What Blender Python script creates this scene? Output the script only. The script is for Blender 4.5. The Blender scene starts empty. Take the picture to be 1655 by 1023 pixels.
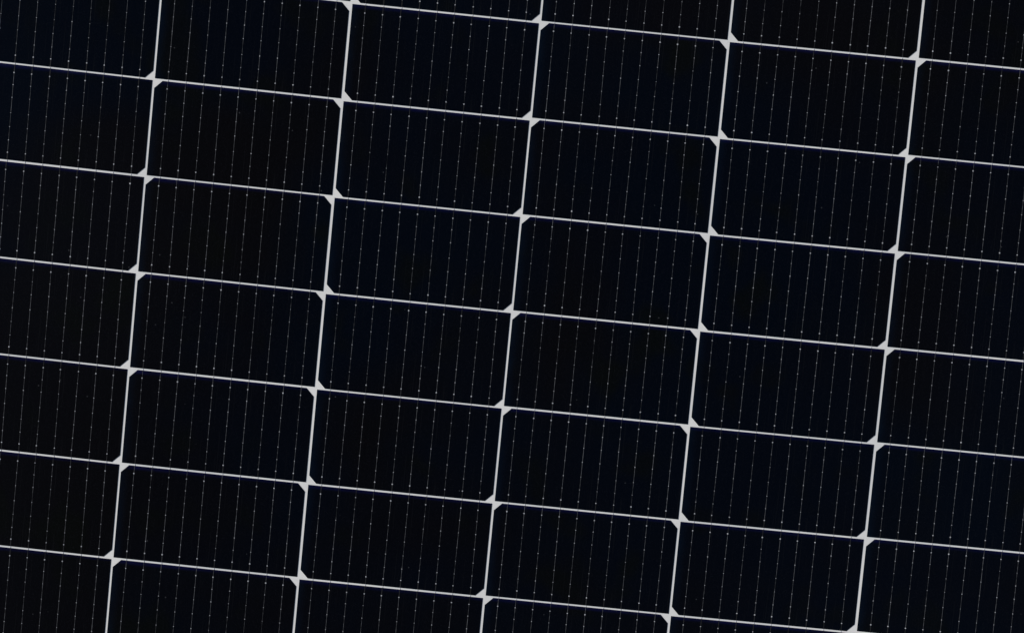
import bpy, math, random
from mathutils import Matrix, Vector

random.seed(7)
S = bpy.context.scene
COL = S.collection

# ------------------------------------------------------------------ camera, world, sun, exposure
# The panel leans back towards the sky; PANEL is its frame (x right, y up the panel, z out of the glass).
TILT = math.radians(34)
PANEL = Matrix.Translation((0, 0, 1.35)) @ Matrix.Rotation(TILT, 4, 'X')
# camera pose relative to the panel (solved from the grid lines of the photograph)
RV = Vector((0.044436, -0.00462, 0.096891))
TV = Vector((-2.0e-05, -0.005784, 1.518476))
R = Matrix.Rotation(RV.length, 3, RV.normalized())           # panel(y down) -> camera(y down)
F = Matrix(((1, 0, 0), (0, -1, 0), (0, 0, -1)))
Rc = F @ R @ F                                               # panel(y up) -> camera(blender axes)
tc = F @ TV
cam_local = Matrix.Translation(-(Rc.transposed() @ tc)) @ Rc.transposed().to_4x4()
cd = bpy.data.cameras.new('camera'); cam = bpy.data.objects.new('camera', cd); COL.objects.link(cam)
cam.matrix_world = PANEL @ cam_local
cd.sensor_width = 36.0
cd.lens = 2500.0 / 1655.0 * 36.0
cd.clip_start = 0.02; cd.clip_end = 500
S.camera = cam

SUN_EL, SUN_AZ = math.radians(40), math.radians(-88)          # azimuth measured from +Y towards +X
W = bpy.data.worlds.new('World'); S.world = W; W.use_nodes = True
wn = W.node_tree; bg = wn.nodes['Background']
sky = wn.nodes.new('ShaderNodeTexSky'); sky.sky_type = 'NISHITA'; sky.sun_disc = False
sky.sun_elevation = SUN_EL; sky.sun_rotation = SUN_AZ
sky.air_density = 1.0; sky.dust_density = 1.0
# noise added to the unseen sky: brighter and darker stretches for the glass to mirror
wtc = wn.nodes.new('ShaderNodeTexCoord'); wno = wn.nodes.new('ShaderNodeTexNoise')
wno.inputs['Scale'].default_value = 3.4; wno.inputs['Detail'].default_value = 3.0
wmr = wn.nodes.new('ShaderNodeMapRange'); wmr.interpolation_type = 'SMOOTHSTEP'
wmr.inputs[1].default_value = 0.38; wmr.inputs[2].default_value = 0.62
wmr.inputs[3].default_value = 0.6; wmr.inputs[4].default_value = 1.35
wmx = wn.nodes.new('ShaderNodeVectorMath'); wmx.operation = 'SCALE'
wn.links.new(wtc.outputs['Generated'], wno.inputs['Vector']); wn.links.new(wno.outputs['Fac'], wmr.inputs[0])
wn.links.new(sky.outputs[0], wmx.inputs[0]); wn.links.new(wmr.outputs[0], wmx.inputs['Scale'])
wn.links.new(wmx.outputs[0], bg.inputs[0]); bg.inputs[1].default_value = 0.055

sd = bpy.data.lights.new('sun', 'SUN'); sun = bpy.data.objects.new('sun', sd); COL.objects.link(sun)
sd.energy = 4.3; sd.angle = math.radians(0.53); sd.color = (1.0, 0.965, 0.92)
sdir = Vector((math.sin(SUN_AZ) * math.cos(SUN_EL), math.cos(SUN_AZ) * math.cos(SUN_EL), math.sin(SUN_EL)))
sun.rotation_euler = sdir.to_track_quat('Z', 'Y').to_euler()

S.view_settings.view_transform = 'Standard'; S.view_settings.look = 'None'
S.view_settings.exposure = 0.0; S.view_settings.gamma = 1.0
S.view_settings.use_curve_mapping = False
S.render.engine = 'CYCLES'
S.cycles.pixel_filter_type = 'BLACKMAN_HARRIS'; S.cycles.filter_width = 1.45
S.render.resolution_x = 1024; S.render.resolution_y = 632

# ------------------------------------------------------------------ materials
def mat(name):
    m = bpy.data.materials.new(name); m.use_nodes = True
    nt = m.node_tree
    return m, nt, nt.nodes['Principled BSDF']

def N(nt, kind, **kw):
    n = nt.nodes.new(kind)
    for k, v in kw.items(): setattr(n, k, v)
    return n

def mth(nt, op, a, b=None, clamp=False):
    n = N(nt, 'ShaderNodeMath', operation=op, use_clamp=clamp)
    for i, v in enumerate((a, b)):
        if v is None: continue
        if isinstance(v, (int, float)): n.inputs[i].default_value = v
        else: nt.links.new(v, n.inputs[i])
    return n.outputs[0]

def mixc(nt, f, a, b):
    n = N(nt, 'ShaderNodeMix', data_type='RGBA')
    for s, v in ((n.inputs[0], f), (n.inputs[6], a), (n.inputs[7], b)):
        if isinstance(v, (int, float)): s.default_value = v
        elif isinstance(v, tuple): s.default_value = (*v, 1)
        else: nt.links.new(v, s)
    return n.outputs[2]

def ramp(nt, v, a, b):
    n = N(nt, 'ShaderNodeMapRange', interpolation_type='SMOOTHSTEP')
    nt.links.new(v, n.inputs[0]); n.inputs[1].default_value = a; n.inputs[2].default_value = b
    return n.outputs[0]

def noise(nt, vec, scale, detail=2.0, rough=0.5):
    n = N(nt, 'ShaderNodeTexNoise'); n.inputs['Scale'].default_value = scale
    n.inputs['Detail'].default_value = detail; n.inputs['Roughness'].default_value = rough
    nt.links.new(vec, n.inputs['Vector']); return n.outputs['Fac']

def world_pos(nt):
    return N(nt, 'ShaderNodeNewGeometry').outputs['Position']

def glass_face(nt, b, weight=0.28):
    """anti-reflective, lightly textured cover glass laminated over everything"""
    b.inputs['Coat Weight'].default_value = weight
    b.inputs['Coat IOR'].default_value = 1.45
    b.inputs['Coat Roughness'].default_value = 0.10
    n = noise(nt, world_pos(nt), 900, 2)
    bp = N(nt, 'ShaderNodeBump'); bp.inputs['Strength'].default_value = 0.12; bp.inputs['Distance'].default_value = 0.0004
    nt.links.new(n, bp.inputs['Height']); nt.links.new(bp.outputs[0], b.inputs['Coat Normal'])

# silicon: near-black, glass reflections painted in as blue/brown/green patches, lens fringe painted in as bluish rim, fine print lines
m_cell, nt, b = mat('dark_silicon')
tc = N(nt, 'ShaderNodeTexCoord'); obj = tc.outputs['Object']
sep = N(nt, 'ShaderNodeSeparateXYZ'); nt.links.new(obj, sep.inputs[0])
info = N(nt, 'ShaderNodeObjectInfo'); rnd = info.outputs['Random']
wp = world_pos(nt)
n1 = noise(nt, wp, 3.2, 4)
n2 = noise(nt, wp, 16.0, 2)
base = mixc(nt, ramp(nt, n1, 0.40, 0.62), (0.0004, 0.0016, 0.0042), (0.0018, 0.0016, 0.0018))  # broad tint patches: reflections in the glass, painted into the cell colour
base = mixc(nt, mth(nt, 'MULTIPLY', ramp(nt, n2, 0.56, 0.72), 0.6), base, (0.0020, 0.0024, 0.0010))  # smaller greenish patches, reflections painted in likewise
base = mixc(nt, mth(nt, 'MULTIPLY', rnd, 0.30), base, (0.0010, 0.0012, 0.0028))
# rims: lens colour fringe painted into the cell colour (object space: cell is 182 x 92 mm, y up)
nr = noise(nt, wp, 60.0, 2)
top = mth(nt, 'MULTIPLY', ramp(nt, sep.outputs['Y'], 0.0418, 0.0465), mth(nt, 'ADD', mth(nt, 'MULTIPLY', nr, 1.4), -0.1, True))
base = mixc(nt, mth(nt, 'MULTIPLY', top, 0.9), base, (0.0040, 0.0045, 0.0420))
lef = mth(nt, 'MULTIPLY', ramp(nt, mth(nt, 'MULTIPLY', sep.outputs['X'], -1.0), 0.081, 0.093), mth(nt, 'ADD', nr, 0.0, True))
base = mixc(nt, mth(nt, 'MULTIPLY', lef, 0.55), base, (0.0030, 0.0090, 0.0220))
# vertical print lines between wires
st = N(nt, 'ShaderNodeMapping'); st.inputs['Scale'].default_value = (620, 8, 1)
nt.links.new(obj, st.inputs['Vector'])
lines = ramp(nt, noise(nt, st.outputs[0], 1.0, 1), 0.60, 0.74)
base = mixc(nt, mth(nt, 'MULTIPLY', lines, 0.35), base, (0.0060, 0.0060, 0.0068))
# very fine grain of texturing
gr = noise(nt, wp, 1400.0, 1)
base = mixc(nt, mth(nt, 'MULTIPLY', ramp(nt, gr, 0.50, 0.8), 0.42), base, (0.010, 0.010, 0.013))
# rare dust specks
vo = N(nt, 'ShaderNodeTexVoronoi'); vo.inputs['Scale'].default_value = 42
nt.links.new(wp, vo.inputs['Vector'])
dust = mth(nt, 'MULTIPLY', mth(nt, 'LESS_THAN', vo.outputs['Distance'], 0.030), 0.45)
base = mixc(nt, dust, base, (0.05, 0.05, 0.055))
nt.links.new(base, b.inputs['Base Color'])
b.inputs['Roughness'].default_value = 0.5
b.inputs['Specular IOR Level'].default_value = 0.0
glass_face(nt, b)

# white backsheet
m_back, nt, b = mat('white_backsheet')
wp = world_pos(nt)
c = mixc(nt, ramp(nt, noise(nt, wp, 9, 3), 0.3, 0.7), (0.64, 0.645, 0.645), (0.71, 0.705, 0.69))
c = mixc(nt, mth(nt, 'MULTIPLY', ramp(nt, noise(nt, wp, 420, 3), 0.5, 0.8), 0.25), c, (0.50, 0.50, 0.49))
nt.links.new(c, b.inputs['Base Color']); b.inputs['Roughness'].default_value = 0.7
b.inputs['Specular IOR Level'].default_value = 0.0
glass_face(nt, b)

def wire_mat(name, lo, hi, scale=260):
    m, nt, b = mat(name)
    wp = world_pos(nt)
    f = ramp(nt, noise(nt, wp, scale, 2), 0.35, 0.68)
    g = ramp(nt, noise(nt, wp, 22, 2), 0.3, 0.7)
    f = mth(nt, 'ADD', mth(nt, 'MULTIPLY', f, 0.5), mth(nt, 'MULTIPLY', g, 0.5), True)
    c = mixc(nt, f, (lo * 0.98, lo, lo * 1.10), (hi * 0.98, hi, hi * 1.08))
    nt.links.new(c, b.inputs['Base Color']); b.inputs['Roughness'].default_value = 0.45
    b.inputs['Specular IOR Level'].default_value = 0.1
    return m
m_wire = wire_mat('tinned_wire', 0.012, 0.125)
m_flat = wire_mat('flattened_wire', 0.008, 0.026)
m_cross = wire_mat('wire_over_backsheet', 0.58, 0.68)
m_pad = wire_mat('solder', 0.18, 0.40, 700)
m_dot = wire_mat('small_solder', 0.10, 0.33, 700)

m_alu, nt, b = mat('anodised_aluminium')
b.inputs['Metallic'].default_value = 1.0; b.inputs['Roughness'].default_value = 0.38
c = mixc(nt, noise(nt, world_pos(nt), 300, 2), (0.62, 0.63, 0.64), (0.70, 0.71, 0.72))
nt.links.new(c, b.inputs['Base Color'])

# ------------------------------------------------------------------ mesh helpers
class MB:
    def __init__(s): s.v = []; s.f = []; s.m = []
    def prism(s, pts, z0, z1, mi=0):
        n = len(pts); o = len(s.v)
        s.v += [(x, y, z0) for x, y in pts] + [(x, y, z1) for x, y in pts]
        s.f.append(tuple(o + n + i for i in range(n))); s.f.append(tuple(o + n - 1 - i for i in range(n)))
        for i in range(n):
            j = (i + 1) % n; s.f.append((o + i, o + j, o + n + j, o + n + i))
        s.m += [mi] * (n + 2)
    def dome(s, cx, cy, r, ry, z0, h, mi=0, n=10):
        o = len(s.v)
        for k, (q, zz) in enumerate(((1.0, 0.0), (0.8, 0.7))):
            s.v += [(cx + r * q * math.cos(2 * math.pi * i / n), cy + ry * q * math.sin(2 * math.pi * i / n), z0 + h * zz) for i in range(n)]
        s.v.append((cx, cy, z0 + h))
        for i in range(n):
            j = (i + 1) % n
            s.f.append((o + i, o + j, o + n + j, o + n + i)); s.f.append((o + n + i, o + n + j, o + 2 * n))
            s.m += [mi, mi]
    def build(s, name, mats, parent=None, loc=(0, 0, 0)):
        me = bpy.data.meshes.new(name); me.from_pydata(s.v, [], s.f)
        for m in mats: me.materials.append(m)
        for p, i in zip(me.polygons, s.m): p.material_index = i
        me.update()
        o = bpy.data.objects.new(name, me); COL.objects.link(o); o.location = loc
        if parent: o.parent = parent
        return o

# ------------------------------------------------------------------ the panel
PITCH_X, PITCH_Y, GAP_Y, CW = 0.1846, 0.094418, 0.00184, 0.1821
CH = PITCH_Y - GAP_Y
OFF = (-0.00298, -0.001029, 0.00105, 0.000811, 0.00151, 0.000639)       # how far each string slipped along itself
DX = (-0.000153, -0.000229, 0.00003, -0.000066, 0.000063, 0.000354)
SKEW = (0.015091, 0.010353, 0.005656, 0.004025, 0.000318, 0.001653)
ROWS = range(-3, 9)
DOTS = (0.084, 0.211, 0.347, 0.508, 0.656, 0.795, 0.922)               # down a cell whose cut corners are below
DOTS_UP = (0.083, 0.210, 0.346, 0.494, 0.656, 0.791, 0.919)
WX = [(-0.5 + 0.0708 + 0.09537 * i) * CW for i in range(10)]

panel = bpy.data.objects.new('solar_panel', None); COL.objects.link(panel)
panel['label'] = 'black solar panel with white grid lines between cut-corner half cells'
panel['category'] = 'solar panel'
panel.matrix_world = PANEL

X0 = -2.5 * PITCH_X - CW / 2 - 0.016; X1 = -X0 + 0.001
YT = 6 * PITCH_Y + 0.022; YB = -6 * PITCH_Y - 0.022 
bk = MB(); bk.prism([(X0, YB), (X1, YB), (X1, YT), (X0, YT)], -0.004, 0.0)
bk.build('backsheet', [m_back], panel)
fr = MB(); t = 0.011; zf0, zf1 = -0.030, 0.0045
e = 0.0003
fr.prism([(X0 - t, YB - t), (X0 - e, YB - t), (X0 - e, YT + t), (X0 - t, YT + t)], zf0, zf1)
fr.prism([(X1 + e, YB - t), (X1 + t, YB - t), (X1 + t, YT + t), (X1 + e, YT + t)], zf0, zf1)
fr.prism([(X0 - e, YT + e), (X1 + e, YT + e), (X1 + e, YT + t), (X0 - e, YT + t)], zf0, zf1)
fr.prism([(X0 - e, YB - t), (X1 + e, YB - t), (X1 + e, YB - e), (X0 - e, YB - e)], zf0, zf1)
fo = fr.build('frame', [m_alu], panel)
bv = fo.modifiers.new('bevel', 'BEVEL'); bv.width = 0.0006; bv.segments = 2; bv.limit_method = 'ANGLE'

CUT = 0.0076
for c in range(6):
    up = (c % 2 == 1)                     # cut corners above
    sk = -SKEW[c]
    for k in ROWS:
        jx, jy = random.gauss(0, 0.00008), random.gauss(0, 0.00006)
        cx = (c - 2.5) * PITCH_X + DX[c] + jx
        cy = -((k + 0.5 - 3) * PITCH_Y + OFF[c]) + jy
        w, h = CW / 2, CH / 2
        q = CUT + random.uniform(-0.0003, 0.0003)
        if up: pts = [(-w, -h), (w, -h), (w, h - q), (w - q, h), (-w + q, h), (-w, h - q)]
        else:  pts = [(-w + q, -h), (w - q, -h), (w, -h + q), (w, h), (-w, h), (-w, -h + q)]
        pts = [(x, y + sk * x) for x, y in pts]
        cb = MB(); cb.prism(pts, 0.0002, 0.0004)
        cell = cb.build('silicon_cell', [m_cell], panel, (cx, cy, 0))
        wb, pb = MB(), MB()
        dots = DOTS_UP if up else DOTS
        gain = random.uniform(0.85, 1.1)
        for i, x0 in enumerate(WX):
            bend = random.gauss(0, 0.00012)
            ys = [h - d * CH for d in dots]
            def X(y): return x0 + bend * (y / h)
            def seg(ya, yb, wd, z, mi):
                a, b_ = X(ya), X(yb)
                wb.prism([(a - wd, ya + sk * a), (b_ - wd, yb + sk * a), (b_ + wd, yb + sk * a), (a + wd, ya + sk * a)][::-1], z, z + 0.00012, mi)
            hw = 0.000165 * gain * random.uniform(0.85, 1.15)
            # wire between the end pads, in lengths that sag a little differently
            for a, b_ in zip(ys[:-1], ys[1:]):
                seg(a, b_, hw * random.uniform(0.8, 1.2), 0.00041, 0)
            # lengths beyond the pads
            if up: seg(h - 0.0001, ys[0], hw * random.uniform(0.9, 1.3), 0.00041, 0)
            else:  seg(h - 0.0001, ys[0], 0.00035, 0.00041, 1)
            seg(ys[-1], -h + 0.0001, 0.00045, 0.00041, 1)
            # crossing the white gap to the next cell
            if k < 8: seg(-h - 0.0002, -h - GAP_Y + 0.0002, 0.0003, 0.00022, 2)
            for n_, y in enumerate(ys):
                x = X(y); yy = y + sk * x0 + random.gauss(0, 0.00015)
                if n_ in (0, 6): r = 0.00072 * random.uniform(0.85, 1.12)
                else: r = 0.00052 * random.uniform(0.8, 1.15)
                pb.dome(x, yy, r, r * random.uniform(0.9, 1.15), 0.00045, 0.0002, 0 if n_ in (0, 6) else 1)
        wb.build('busbar_wires', [m_wire, m_flat, m_cross], cell)
        pb.build('solder_pads', [m_pad, m_dot], cell)
